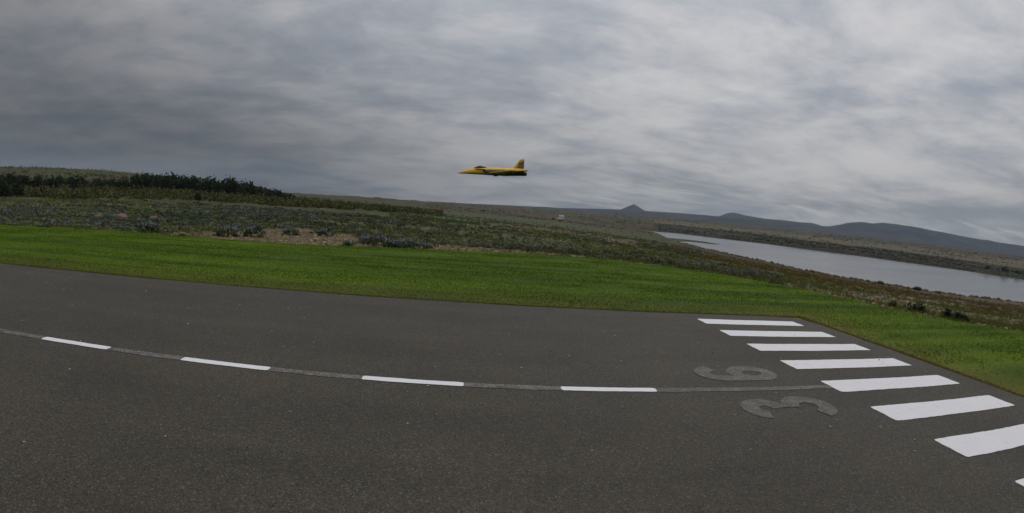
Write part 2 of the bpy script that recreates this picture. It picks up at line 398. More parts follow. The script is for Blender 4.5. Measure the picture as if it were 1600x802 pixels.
def cone_mountain():
    D, az = 4500., R(17.65); cx, cy = D*math.sin(az), D*math.cos(az)
    H = CAM_H + D*.0288; base = 225.
    n, k = 72, 26; V = [(cx, cy, H)]; F = []
    for i in range(1, k+1):
        for j in range(n):
            a = 2*math.pi*j/n; rr = base*i/k*(1 + .16*(float(fbm(np.array(math.cos(a)*2+9), np.array(math.sin(a)*2+4), 1.1, 3))-.5)*2)
            x, y = cx + rr*math.cos(a)*1.15, cy + rr*math.sin(a)
            t = i/k; z = H*(1 - t)**1.12 + 40*(1-(1-t)) * (1-t) + 14*(float(fbm(np.array(x), np.array(y), .012, 4))-.5)*min(1, t*5)
            V.append((x, y, z if i < k else 20))
    F += [(0, 1+j, 1+(j+1) % n) for j in range(n)]
    for i in range(k-1):
        F += [(1+i*n+j, 1+(i+1)*n+j, 1+(i+1)*n+(j+1) % n, 1+i*n+(j+1) % n) for j in range(n)]
    tag(link('cone_mountain', mesh_np('cone_mountain', np.array(V), F, [M_mount], smooth=True)), kind='structure')
cone_mountain()

# ------------------------------------------------------------------ haze
def haze():
    m = bpy.data.materials.new('haze'); m.use_nodes = True; m.node_tree.nodes.clear()
    v = m.node_tree.nodes.new('ShaderNodeVolumePrincipled'); o = m.node_tree.nodes.new('ShaderNodeOutputMaterial')
    v.inputs['Color'].default_value = (.60, .78, 1, 1); v.inputs['Density'].default_value = 8.5e-5
    m.node_tree.links.new(v.outputs[0], o.inputs['Volume'])
    s = 5300; V = [(x, y, z) for z in (-40, 260) for y in (-s, s) for x in (-s, s)]
    F = [(0, 2, 3, 1), (4, 5, 7, 6), (0, 1, 5, 4), (2, 6, 7, 3), (0, 4, 6, 2), (1, 3, 7, 5)]
    tag(link('haze', mesh_np('haze', np.array(V, float), F, [m])), kind='stuff')
haze()

# ------------------------------------------------------------------ lawn
U_END, V_FAR, V_NEAR, V_MID = 6.80, 9.20, -1.2, 4.82
def lawn_color(x, y):
    """mown in long passes along the runway: light and dark streaks, drier by the asphalt"""
    st = fbm(x*.10, y*2.4, 1., 4); bl = fbm(x, y, .35, 4); fi = fbm(x*.5, y*3., 3., 3)
    k = np.clip(.5 + (st-.5)*2.2 + (bl-.5)*.45 + (fi-.5)*.9, 0, 1)[..., None]
    c = np.array([.056, .107, .005])*(1-k) + np.array([.124, .202, .009])*k
    ex = np.maximum(0, y - V_FAR); er = np.maximum(0, x - U_END)
    dist = np.where((x < U_END), ex, np.where(y < V_FAR, er, np.hypot(ex, er)))
    dry = np.exp(-dist/.9)*.55 + np.where(x > U_END - .6, np.exp(-dist/.12)*.75, 0)
    dry = (np.clip(dry*(.35 + 1.3*fbm(x, y, 1.3, 3)), 0, 1))[..., None]
    return c*(1-dry) + np.array([.205, .165, .048])*dry
def in_poly(x, y, P_):
    ins = np.zeros(x.shape, bool); n = len(P_)
    for i in range(n):
        x1, y1 = P_[i]; x2, y2 = P_[(i+1) % n]
        cr = ((y1 > y) != (y2 > y)) & (x < (x2-x1)*(y-y1)/((y2-y1) if y2 != y1 else 1e-9) + x1)
        ins ^= cr
    return ins
def smooth_poly(P_, n=6):
    out = []
    N = len(P_)
    for i in range(N):
        p0, p1, p2, p3 = P_[i-1], P_[i], P_[(i+1) % N], P_[(i+2) % N]
        if np.hypot(*(p2-p1)) > 15: out.append(p1); continue
        for t in np.arange(0, 1, 1/n):
            out.append(.5*((2*p1) + (-p0+p2)*t + (2*p0-5*p1+4*p2-p3)*t*t + (-p0+3*p1-3*p2+p3)*t**3))
    return np.array(out)
LAWN_S = smooth_poly(LAWN)
M_grass = vcol('grass_blades', .7, .12, .25)
def build_lawn():
    xs = np.concatenate([np.arange(-62, -24, 1.), np.arange(-24, 16, .25), np.arange(16, 25, .5)]); ys = np.concatenate([np.arange(-12, 7, .5), np.arange(7, 22, .125)])
    # lawn sheet: grid cells whose centre is inside the outline, trimmed by a fan of ragged border clumps
    X, Y = np.meshgrid(xs, ys); nx = len(xs)
    i = np.arange(len(ys)-1)[:, None]*nx; j = np.arange(nx-1)[None]
    F = np.stack([i+j, i+j+1, i+nx+j+1, i+nx+j], -1).reshape(-1, 4)
    cx = X.ravel()[F].mean(1); cy = Y.ravel()[F].mean(1)
    F = F[in_poly(cx, cy, LAWN_S)]
    V = np.stack([X.ravel(), Y.ravel(), np.zeros(X.size)], 1)
    used = np.unique(F); mp = np.zeros(len(V), int); mp[used] = np.arange(len(used)); V = V[used]; F = mp[F]
    V[:, 2] = np.where((V[:, 0] < U_END + .05) & (V[:, 1] < V_FAR + .05), -.012, -.004 + .02*(fbm(V[:, 0], V[:, 1], .8, 3) - .5)*np.clip(np.maximum(V[:, 0]-U_END, V[:, 1]-V_FAR), 0, 1))
    m, t = mat('lawn', .9, .1)
    a = t.add('ShaderNodeVertexColor', layer_name='Col')
    n = t.noise(t.mapping(t.pos, sc=(.35, 1, 1)), 34., 5., .75)
    sc = t.add('ShaderNodeHueSaturation'); t.l.new(a.outputs[0], sc.inputs['Color']); t.put(sc.inputs['Value'], t.ramp(n, .3, .7, .6, 1.25))
    t.put(t.b.inputs['Base Color'], sc.outputs[0]); t.put(t.b.inputs['Normal'], t.bump(n, .7, .03))
    tag(link('lawn', mesh_np('lawn', V, F, [m], lawn_color(V[:, 0], V[:, 1])*.8, smooth=True)), kind='structure')
    # blades
    N = 460000
    x = rng.uniform(-24, 21, N); y = np.where(rng.random(N) < .04, rng.uniform(0, 5.5, N), rng.uniform(5.5, 21.3, N))
    # a denser fringe along the asphalt
    ne = 26000
    x = np.concatenate([x, rng.uniform(-16, U_END + .15, ne), U_END + np.abs(rng.normal(0, .07, 12000))])
    y = np.concatenate([y, V_FAR + np.abs(rng.normal(0, .08, ne)), rng.uniform(1, V_FAR + .1, 12000)])
    ok = in_poly(x, y, LAWN_S) & ((y > V_FAR - .015 + .05*(fbm(x, y, 2.2, 3) - .5)) | (x > U_END - .02 + .09*(fbm(x, y, 2.2, 3) - .5)))
    az = np.degrees(np.arctan2(x, y)); ok &= (az > -58) & (az < 86)
    x, y = x[ok], y[ok]; n = len(x)
    h = rng.uniform(.014, .034, n)*(1 + .5*(fbm(x, y, .9, 2)-.5)); wd = rng.uniform(.006, .013, n); a_ = rng.uniform(0, 2*np.pi, n); ln = rng.uniform(.2, .9, n)*h; b_ = rng.uniform(0, 2*np.pi, n)
    c, s = np.cos(a_)*wd, np.sin(a_)*wd
    z0 = np.full(n, -.01)
    V = np.stack([np.stack([x-c, y-s, z0], 1), np.stack([x+c, y+s, z0], 1), np.stack([x+np.cos(b_)*ln, y+np.sin(b_)*ln, z0+h], 1)], 1).reshape(-1, 3)
    col = lawn_color(x, y)*rng.uniform(.84, 1.2, (n, 1)); yl = rng.random(n) < .03; col[yl] = col[yl]*.5 + np.array([.16, .15, .04])*.6
    col = np.repeat(col, 3, 0)
    tag(link('grass', mesh_np('grass', V, np.arange(3*n).reshape(-1, 3), [M_grass], col)), kind='stuff')
build_lawn()

# ------------------------------------------------------------------ runway with its painted markings
def asphalt_nodes(t):
    p = t.pos
    f1 = t.voro(p, 95., out=1); v1 = t.voro(p, 95., out=0)
    agg = t.add('ShaderNodeSeparateColor'); t.l.new(f1, agg.inputs[0])
    base = t.mix(t.ramp(agg.outputs[0], 0, 1, smooth=False), (.0370, .0328, .0246), (.0835, .0742, .0568))
    base = t.mix(t.ramp(agg.outputs[1], .93, .97, 0, .7), base, (.15, .145, .135))
    f2 = t.voro(p, 26., out=1); ag2 = t.add('ShaderNodeSeparateColor'); t.l.new(f2, ag2.inputs[0])
    base = t.mix(t.math('MULTIPLY', t.ramp(ag2.outputs[0], .80, .9, 0, .5), t.ramp(t.voro(p, 26.), .2, .34, 1, 0)), base, (.10, .09, .075))
    base = t.mix(t.math('MULTIPLY', t.ramp(ag2.outputs[1], .82, .9, 0, .8), t.ramp(t.voro(p, 26.), .18, .3, 1, 0)), base, (.018, .017, .016))
    big = t.noise(p, .55, 5., .6); strk = t.noise(t.mapping(p, sc=(.12, 1.2, 1)), 1.2, 5., .6)
    hs = t.add('ShaderNodeHueSaturation'); t.l.new(base, hs.inputs['Color'])
    t.put(hs.inputs['Value'], t.math('ADD', t.ramp(big, .3, .7, .89, 1.09), t.ramp(strk, .35, .65, -.07, .07)))
    bmp = t.bump(t.math('ADD', t.math('MULTIPLY', v1, .7), t.noise(p, 40., 3., .6)), .55, .012)
    return hs.outputs[0], bmp, v1, agg
def asphalt():
    m, t = mat('asphalt', .82, .28); c, b, _, _ = asphalt_nodes(t)
    t.put(t.b.inputs['Base Color'], c); t.put(t.b.inputs['Normal'], b); return m
def paint(name, white, wear, soft):
    """road paint on the stones; wear = how much of the asphalt shows through"""
    m, t = mat(name, .6, .35); c, b, v1, agg = asphalt_nodes(t)
    p = t.pos
    n = t.math('ADD', t.math('MULTIPLY', t.noise(p, 7., 6., .7), .55), t.math('ADD', t.math('MULTIPLY', agg.outputs[2], .22), t.math('MULTIPLY', t.noise(p, 60., 4., .7), .28)))
    msk = t.ramp(n, wear - soft, wear + soft)
    wt = t.mix(t.noise(p, 3., 5., .6), tuple(x*.90 for x in white), white)
    t.put(t.b.inputs['Base Color'], t.mix(msk, c, wt)); t.put(t.b.inputs['Normal'], b); return m
M_asph = asphalt()
M_white = paint('white_paint', (.80, .80, .815), .345, .05)
M_fresh = paint('fresh_white_paint', (.84, .84, .86), .29, .04)
M_faded = paint('faded_paint', (.25, .245, .225), .565, .13)
M_digit = paint('worn_digit_paint', (.19, .184, .162), .60, .07)
M_faint = paint('faint_paint', (.215, .205, .185), .61, .15)
def sheet(name, pts, z, m, parent, label=None):
    me = mesh_np(name, [(x, y, z) for x, y in pts], [tuple(range(len(pts)))], [m])
    if me.polygons[0].normal.z < 0: me.flip_normals()
    o = link(name, me, parent)
    if label: o['label'] = label
    return o
def wob_rect(x0, x1, y0, y1, n=34, amp=.007, rr=.03):
    """a painted bar: slightly wandering hand-rolled edges, rounded corners"""
    pts = []
    def side(a, b, k, nrm):
        for i in range(1, k):
            t = i/k; q = a + (b-a)*t; pts.append(q + nrm*random.uniform(-amp, amp)*.7 + nrm*amp*.6*math.sin(t*9 + a.x*3 + a.y))
    P0, P1, P2, P3 = Vector((x0, y0)), Vector((x1, y0)), Vector((x1, y1)), Vector((x0, y1))
    quad = [P0, P1, P2, P3]
    for i in range(4):
        a, b, pa = quad[i], quad[(i+1) % 4], quad[i-1]
        u, v_ = (b-a).normalized(), (pa-a).normalized()
        for k in range(5):
            th = k/4*math.pi/2; cc = a + u*rr + v_*rr
            pts.append(cc - u*rr*math.sin(th*1.0 if False else (math.pi/2-th) if False else th)*0 + (-v_*rr*math.sin(th) - u*rr*math.cos(th)))
        side(a + u*rr, b - u*rr, n if i % 2 == 0 else max(4, n//4), Vector((-u.y, u.x)))
    return [(p.x, p.y) for p in pts]
def build_runway():
    pts = [(-62, V_NEAR), (U_END, V_NEAR)]
    yy = np.arange(V_NEAR + .15, V_FAR - .9, .15); pts += [(U_END + .055*float(fbm(np.array(y), np.array(3.3), 1.1, 3)-.5)*2, float(y)) for y in yy]
    for k in range(9):
        a = k/8*math.pi/2; pts.append((U_END - .8 + .8*math.cos(a), V_FAR - .8 + .8*math.sin(a)))
    xx = np.arange(U_END - 1., -20, -.2); pts += [(float(x), V_FAR + .05*float(fbm(np.array(x), np.array(8.1), .9, 3)-.5)*2) for x in xx]
    pts += [(-62, V_FAR)]
    V = [(x, y, .008) for x, y in pts]; n = len(V); V += [(x, y, -.06) for x, y in pts]
    F = [tuple(range(n))] + [(i, n+i, n+(i+1) % n, (i+1) % n) for i in range(n)]
    me = mesh_np('runway', V, F, [M_asph])
    rw = link('runway', me); tag(rw, kind='structure')
    bm = bmesh.new(); bm.from_mesh(me); bmesh.ops.recalc_face_normals(bm, faces=bm.faces); bm.to_mesh(me); bm.free()
    for i in range(9):                                    # threshold bars, four on each side of the centre line bar
        vc = V_MID + (4 - i)*.916 + .004
        sheet('threshold_bar', wob_rect(4.175 + random.uniform(-.01, .01), 6.30 + random.uniform(-.03, .03), vc - .208, vc + .208), .0125, M_white, rw)
    hw = .056
    x = 1.965; dash_u = []
    while x > -40: dash_u.append((x - .985, x)); x -= 1.935
    for a, b in dash_u:
        sheet('centre_line_dash', wob_rect(a, b, V_MID - hw, V_MID + hw, 20, .003, .028), .0130, M_fresh, rw)
    ends = [(1.94, 4.19)] + [(dash_u[i+1][1] - .02, dash_u[i][0] + .02) for i in range(len(dash_u)-1)]
    for i, (a, b) in enumerate(ends):
        sheet('faded_line', wob_rect(a, b, V_MID - hw*1.05, V_MID + hw*1.05, 24, .006, .01), .0118, M_faint if i == 0 else M_faded, rw,
              'worn grey centre line between the white dashes' if i else 'faint worn centre line between the two digits')
    # digits 3 and 6, read when facing along -X: digit right = +Y, digit up = -X
    def stroke(pts, wd):
        pts = [Vector(p) for p in pts]; L, Rr = [], []
        for i, p in enumerate(pts):
            t_ = (pts[min(i+1, len(pts)-1)] - pts[max(i-1, 0)]).normalized(); nn = Vector((-t_.y, t_.x))
            L.append(p + nn*wd/2); Rr.append(p - nn*wd/2)
        return L, Rr
    def arc(cx, cy, rx, ry, a0, a1, n=18): return [(cx + rx*math.cos(R(a0 + (a1-a0)*i/n)), cy + ry*math.sin(R(a0 + (a1-a0)*i/n))) for i in range(n+1)]
    W_, H_, S_ = .58, 1.08, .195
    h = S_/2
    # centre lines of the strokes in digit space (a to the right 0..W, b up 0..H)
    three = [arc(W_*.47, H_*.755, W_*.47-h, H_*.245-h, 165, -90), arc(W_*.48, H_*.275, W_*.52-h, H_*.275-h, 90, -168)]
    six = [arc(W_*.5, H_*.30, W_*.5-h, H_*.30-h, 180, -180, 30), [(h, H_*.30)] + [(h, H_*.45), (h, H_*.6)] + arc(W_*.5, H_*.70, W_*.5-h, H_*.30-h, 180, 12, 20)]
    for name, strokes, v0, label in (('digit_three', three, 3.965, 'worn grey digit 3, nearer the camera'), ('digit_six', six, 5.105, 'worn grey digit 6, beyond the centre line')):
        V, F = [], []
        for si, st in enumerate(strokes):
            L, Rr = stroke(st, S_); b0 = len(V); zz = .0122 + .0012*si
            for p, q in zip(L, Rr):
                for s_ in (p, q): V.append((3.74 - s_.y, v0 + s_.x, zz))
            F += [(b0+2*i, b0+2*i+1, b0+2*i+3, b0+2*i+2) for i in range(len(L)-1)]
        me = mesh_np(name, V, F, [M_digit]); bm = bmesh.new(); bm.from_mesh(me)
        for f in bm.faces:
            if f.normal.z < 0: f.normal_flip()
        bm.to_mesh(me); bm.free()
        link(name, me, rw)['label'] = label
    return rw
runway = build_runway()
def pebbles():
    m = flat('pebble', (.42, .41, .385), .8, .2, .5, 2.)
    m2 = flat('dark_debris', (.02, .017, .012), .9, .1, .3, 5.)
    V, F, mi = [], [], []
    oct_ = [(1, 0, 0), (0, 1, 0), (-1, 0, 0), (0, -1, 0), (0, 0, 1), (0, 0, -.3)]; of = [(0, 1, 4), (1, 2, 4), (2, 3, 4), (3, 0, 4), (1, 0, 5), (2, 1, 5), (3, 2, 5), (0, 3, 5)]
    for k in range(120):
        x = random.uniform(-10, 6.6); y = random.uniform(2.2, 9.1)
        dark = k % 14 == 0
        s = random.uniform(.005, .012)*(1.3 if dark else 1); a = random.uniform(0, 6.28); b = len(V)
        for (p, q, z) in oct_:
            p2, q2 = p*s*1.5*random.uniform(.7, 1.2), q*s*random.uniform(.7, 1.2)
            V.append((x + p2*math.cos(a) - q2*math.sin(a), y + p2*math.sin(a) + q2*math.cos(a), .013 + max(0, z)*s*.8))
        F += [tuple(b+i for i in f) for f in of]; mi += [1 if dark else 0]*8
    tag(link('gravel', mesh_np('gravel', V, F, [m, m2], mi=mi)), kind='stuff')
pebbles()

# ------------------------------------------------------------------ plants
M_leaf = vcol('leaves', .75, .15, .2)
M_flower = vcol('lupine_flowers', .8, .1, .15)
M_bark = flat('bark', (.075, .055, .04), .9, .1, .3, 6.)
def leaf_cloud(n, radii, size, c0, c1, flat_bottom=True, seed=0, cone=False, shell=.55):
    """n small leaf faces through a crown's volume, in clumps; returns V, F, col"""
    g = np.random.default_rng(seed)
    rx, ry, rz = radii
    if cone:
        t = g.random(n)**.75                              # 0 at the bottom
        rad = (1 - t)*(.35 + .65*g.random(n)**.5)*(1 + .30*np.sin(t*38 + g.uniform(0, 6)))
        a = g.uniform(0, 2*np.pi, n); P_ = np.stack([np.cos(a)*rad*rx, np.sin(a)*rad*ry, t*rz*2 - .02*rz], 1)
    else:
        nc = max(5, n//14); u = g.normal(size=(nc, 3)); u /= np.linalg.norm(u, axis=1)[:, None]
        cc = u*(shell + (1-shell)*g.random((nc, 1)))
        P_ = cc[g.integers(0, nc, n)] + g.normal(0, .17, (n, 3))
        if flat_bottom: P_[:, 2] = np.abs(P_[:, 2])*1.9 - .0
        P_ = P_*np.array([rx, ry, rz if not flat_bottom else rz])
        t = np.clip(P_[:, 2]/(2*rz + 1e-6), 0, 1)
    e1 = g.normal(size=(n, 3)); e1 /= np.linalg.norm(e1, axis=1)[:, None]
    e2 = np.cross(e1, g.normal(size=(n, 3))); e2 /= np.linalg.norm(e2, axis=1)[:, None]
    s = size*g.uniform(.6, 1.4, (n, 1))
    V = np.stack([P_ - e1*s, P_ + e2*s*.55, P_ + e1*s, P_ - e2*s*.55], 1).reshape(-1, 3)
    k = g.random((n, 1)); col = np.array(c0)*(1-k) + np.array(c1)*k
    return V, np.arange(4*n).reshape(-1, 4), np.repeat(col, 4, 0)
def spikes(n, rad, h0, h1, seed=0, c0=(.14, .135, .20), c1=(.31, .30, .40)):
    g = np.random.default_rng(seed); V, F, col = [], [], []
    for i in range(n):
        a, r_ = g.uniform(0, 6.28), rad*math.sqrt(g.random()); x, y = r_*math.cos(a), r_*math.sin(a)
        z0 = h0*(1 - .35*(r_/rad)**2); L = h1*g.uniform(.6, 1.2); w_ = .021*g.uniform(.8, 1.3); b = len(V); tx, ty = g.normal(0, .04, 2)
        V += [(x-w_, y-w_, z0), (x+w_, y-w_, z0), (x+w_, y+w_, z0), (x-w_, y+w_, z0), (x+tx, y+ty, z0+L)]
        F += [(b, b+1, b+4), (b+1, b+2, b+4), (b+2, b+3, b+4), (b+3, b, b+4)]
        k = g.random(); col += [tuple(np.array(c0)*(1-k) + np.array(c1)*k)]*5
    return np.array(V), np.array(F), np.array(col)
# --- lupines: single clumps at the edge of the lawn
LUP_L = ((.050, .062, .032), (.140, .150, .094))
lup_meshes = []
for s in range(3):
    V, F, c_ = leaf_cloud(210, (.46, .46, .20), .07, (.045, .065, .028), (.125, .150, .082), seed=20+s)
    f_ = mesh_np('foliage', V, F, [M_leaf], c_)
    V, F, c_ = spikes(24, .36, .30, .11, seed=30+s, c0=(.10, .10, .15), c1=(.24, .235, .31)); fl = mesh_np('flower_spikes', V, F, [M_flower], c_)
    lup_meshes.append((f_, fl))
def put(x, y): return (x, y, float(height(np.array([x]), np.array([y]))[0]))
def lupine(px, py, sc, label, group='lupine clumps along the edge of the lawn', k=0, flowers=True):
    x, y = px_polar(px, py)
    o = empty('lupine_clump', put(x, y), random.uniform(0, 6)); o.scale = (sc, sc, sc*random.uniform(.85, 1.1))
    tag(o, label, 'plant', group)
    link('foliage', lup_meshes[k % 3][0], o)
    if flowers: link('flower_spikes', lup_meshes[k % 3][1], o)['kind'] = 'stuff'
    return o
singles = [(545, 383.5, .62, 'small leafy lupine tuft standing alone left of the dark clumps on bare soil'),
           (577, 377, 1.05, 'tall lupine clump, leftmost of the dark group on bare soil'),
           (598, 382, 1.15, 'dark green rounded lupine clump, second from left in the group on bare soil'),
           (617, 384.5, .85, 'low lupine with pale flowers in the middle of the group on bare soil'),
           (634, 385, 1.15, 'broad flowering lupine clump, rightmost of the dark group on bare soil'),
           (664, 386, .70, 'small lupine tuft just right of the dark group on bare soil'),
           (568, 371, .70, 'small lupine behind the leftmost dark clump on bare soil'),
           (453, 361, 1.0, 'bushy lupine clump at the left end of the bare soil patch'),
           (508, 361.5, 1.05, 'low spreading lupine in the middle of the bare soil patch'),
           (232, 362, 1.3, 'large violet flowering lupine clump at the lawn edge, below the boulders'),
           (356, 366, 1.2, 'lupine clump at the lawn edge left of the bare soil'),
           (395, 365, 1.1, 'big lupine clump at the lawn edge where the bare soil begins')]
for k, (px, py, sc, lb) in enumerate(singles): lupine(px, py, sc, lb, k=k)
# --- the lupine field behind: ground cover
def scatter(N, az0, az1, r0, r1):
    az = rng.uniform(az0, az1, N); u = rng.random(N); r = r0*(r1/r0)**u
    return az, r, r*np.sin(np.radians(az)), r*np.cos(np.radians(az))
def bake(proto, x, y, z, sc, rot, tint):
    """copies of small plant meshes at many places, as arrays"""
    V0, F0, c0 = proto; n = len(x); c, s = np.cos(rot), np.sin(rot)
    V = np.empty((n, len(V0), 3), np.float32)
    V[:, :, 0] = x[:, None] + sc[:, None]*(V0[None, :, 0]*c[:, None] - V0[None, :, 1]*s[:, None])
    V[:, :, 1] = y[:, None] + sc[:, None]*(V0[None, :, 0]*s[:, None] + V0[None, :, 1]*c[:, None])
    V[:, :, 2] = z[:, None] + sc[:, None]*V0[None, :, 2]
    F = (F0[None] + (np.arange(n)*len(V0))[:, None, None]).reshape(-1, F0.shape[1])
    col = (c0[None]*tint[:, None, :]).reshape(-1, 3)
    return V.reshape(-1, 3), F, col
def lupine_field():
    az, r, x, y = scatter(15000, -58, 34, 18.5, 170)
    soil, scrub, brown, _ = zones(x, y); rl = lawn_r(az); patch = fbm(x, y, .09, 4)
    keep = (r > rl + .35) & (rng.random(len(x)) < np.clip(1.1 - 1.5*soil, .012, 1)*np.where((az > -3) & (az < 20) & (r > 48) & (r < 66), .35, 1)*np.clip(1.25 - .8*sstep(az, 12, 34), .1, 1)*np.clip(3.4*(patch - .36), .05, 1)) & (scrub < .6) & (brown < .8)
    x, y, az, r = x[keep], y[keep], az[keep], r[keep]; n = len(x); z = height(x, y)
    sc = rng.uniform(.45, 1.05, n)*np.clip(.5 + (r - 20)/80, .5, 1.0); rot = rng.uniform(0, 6.28, n)
    t_ = fbm(x, y, .05, 3); tint = (.60 + 1.0*rng.random((n, 1))**1.5)*np.stack([.9 + .5*(t_ - .5), np.ones(n), .92 + .35*(.5 - t_)], 1)
    Vs, Fs, Cs, off = [], [], [], 0
    for k in range(4):
        sel = (np.arange(n) % 4) == k
        p = leaf_cloud(30, (.50, .50, .19), .115, *LUP_L, seed=50+k)
        V, F, c_ = bake(p, x[sel], y[sel], z[sel], sc[sel], rot[sel], tint[sel]); Vs.append(V); Fs.append(F+off); Cs.append(c_); off += len(V)
    tag(link('lupine_leaves', mesh_np('lupine_leaves', np.concatenate(Vs), np.concatenate(Fs), [M_leaf], np.concatenate(Cs))), kind='stuff')
    bloom = fbm(x + 300, y, .10, 3)
    fl = (rng.random(n) < np.clip((bloom - .42 - .12*sstep(az, -14, 6) + .06*sstep(-az, 25, 40))*6, 0.04, .95))
    Vs, Fs, Cs, off = [], [], [], 0; idx = np.where(fl)[0]
    for k in range(3):
        sel = idx[k::3]; p = spikes(7, .44, .25, .12, seed=70+k)
        V, F, c_ = bake(p, x[sel], y[sel], z[sel], sc[sel], rot[sel], np.ones((len(sel), 3))*rng.uniform(.7, 1.15, (len(sel), 1))); Vs.append(V); Fs.append(F+off); Cs.append(c_); off += len(V)
    tag(link('lupine_blossom', mesh_np('lupine_blossom', np.concatenate(Vs), np.concatenate(Fs), [M_flower], np.concatenate(Cs))), kind='stuff')
lupine_field()
def tall_grass():
    """unmown tufts along the lawn's outer edge and through the heath"""
    az, r, x, y = scatter(32000, -60, 88, 14., 130)
    rl = lawn_r(az); soil, scrub, brown, _ = zones(x, y)
    keep = (r > rl - .1) & (scrub < .6) & (rng.random(len(x)) < np.clip(1 - .95*soil, .05, 1))
    x, y, r, brown = x[keep], y[keep], r[keep], brown[keep]; n = len(x); z = height(x, y)
    g = np.random.default_rng(4); V0, c0 = [], []
    for k in range(9):
        a = g.uniform(0, 6.28); b = g.uniform(0, 6.28); px_, py_ = g.normal(0, .1, 2); h = g.uniform(.14, .34); w_ = .022
        V0 += [(px_-w_*math.cos(b), py_-w_*math.sin(b), -.02), (px_+w_*math.cos(b), py_+w_*math.sin(b), -.02), (px_+.5*h*math.cos(a), py_+.5*h*math.sin(a), h)]
        c0 += [(.06+.05*g.random(), .085+.05*g.random(), .03)]*3
    sc = rng.uniform(.4, 1.0, n)*np.clip(.55 + (r-18)/60, .55, 1.6)
    k_ = rng.random((n, 1)); tint = np.array([[.8, 1., .7]])*(1-k_) + np.array([[1.9, 1.25, 1.0]])*k_
    tint = tint*(1 - .0*brown[:, None]) * np.where(brown[:, None] > .4, np.array([[1.15, .78, .75]]), 1)
    V, F, c_ = bake((np.array(V0), np.arange(27).reshape(-1, 3), np.array(c0)), x, y, z, sc, rng.uniform(0, 6.28, n), tint)
    tag(link('wild_grass', mesh_np('wild_grass', V, F, [M_leaf], c_)), kind='stuff')
tall_grass()
def stones():
    """broken stones strewn on the bare soil and the shores"""
    az, r, x, y = scatter(46000, -40, 84, 14.5, 110); soil, _, _, _ = zones(x, y); rl = lawn_r(az)
    keep = (r > rl + .1) & (rng.random(len(x)) < soil*.9 + .01)
    x, y, r = x[keep], y[keep], r[keep]; n = len(x); z = height(x, y)
    o8 = np.array([(1, 0, 0), (0, 1, 0), (-1, .2, 0), (0, -1, .1), (.1, 0, .6), (.6, .6, .4)], float); f8 = np.array([(0, 5, 4), (5, 1, 4), (1, 2, 4), (2, 3, 4), (3, 0, 4), (0, 1, 5)])
    sc = .018 + .075*rng.random(n)**3*np.clip(r/24, 1, 2.6)
    k = rng.random((n, 1)); V, F, c_ = bake((o8, f8, np.ones((6, 3))), x, y, z, sc, rng.uniform(0, 6, n), np.array([[.10, .075, .052]])*(1-k) + np.array([[.36, .29, .195]])*k**1.5)
    tag(link('stones', mesh_np('stones', V, F, [vcol('stone', .9, .15)], c_)), kind='stuff')
stones()
# --- willow scrub: a thicket that nobody could count
def scrub():
    az, r, x, y = scatter(9000, -60, -3, 66, 420)
    sc_, sb, _, _ = zones(x, y); gap = fbm(x, y, .028, 4)
    edge = A(az, [-60, -46, -38, -28, -20, -10, -5.8, -3], [78, 78, 74, 80, 92, 104, 112, 130])
    keep = (r > edge*(.93 + .16*fbm(x, y, .08, 2))) & (r < A(az, [-60, -30, -20, -3], [420, 400, 300, 260])) & (rng.random(len(x)) < np.clip((gap - .28)*4.5, .1, 1))
    x, y, r, az = x[keep], y[keep], r[keep], az[keep]; n = len(x); z = height(x, y) - .1
    sc = rng.uniform(.7, 1.5, n)*A(az, [-60, -30, -20, -3], [.62, .62, .7, .75]); t_ = fbm(x + 9, y, .03, 3)[:, None]
    tint = (.7 + .6*rng.random((n, 1)))*(np.array([[.85, 1., .8]])*(1-t_) + np.array([[1.35, 1.15, .95]])*t_)
    Vs, Fs, Cs, off = [], [], [], 0
    for k in range(4):
        s_ = (np.arange(n) % 4) == k; p = leaf_cloud(46, (1.15, 1.15, .75), .22, (.050, .058, .024), (.135, .135, .062), seed=90+k)
        V, F, c_ = bake(p, x[s_], y[s_], z[s_], sc[s_], rng.uniform(0, 6, s_.sum()), tint[s_]); Vs.append(V); Fs.append(F+off); Cs.append(c_); off += len(V)
    tag(link('scrub', mesh_np('scrub', np.concatenate(Vs), np.concatenate(Fs), [M_leaf], np.concatenate(Cs))), kind='stuff')
    # low moorland cover beyond: dark tufts and lumps of lava
    az, r, x, y = scatter(16000, -5, 64, 110, 1700)
    z = height(x, y); n1 = fbm(x, y, .012, 4)
    rn = rn_(az); rf = rf_(az)
    nb = 5000; azb = rng.uniform(20.5, 63, nb); rb = rf_(azb) + 2 + 150*rng.random(nb)**1.4
    az = np.concatenate([az, azb]); r = np.concatenate([r, rb]); x = r*np.sin(np.radians(az)); y = r*np.cos(np.radians(az)); z = height(x, y); n1 = fbm(x, y, .012, 4); n1[-nb:] += .12
    keep = (z > LAKE + .3) & (rng.random(len(x)) < np.clip((n1 - .38)*4, .06, 1))
    x, y, z, r = x[keep], y[keep], z[keep], r[keep]; n = len(x)
    p = leaf_cloud(16, (1., 1., .45), .38, (.03, .033, .017), (.062, .062, .032), seed=99)
    sc = rng.uniform(.25, .8, n)*np.clip(r/420, .35, 2.2)
    V, F, c_ = bake(p, x, y, z - .1, sc, rng.uniform(0, 6, n), (.6 + .8*rng.random((n, 1)))*np.ones((1, 3)))
    tag(link('moorland_tufts', mesh_np('moorland_tufts', V, F, [M_leaf], c_)), kind='stuff')
scrub()
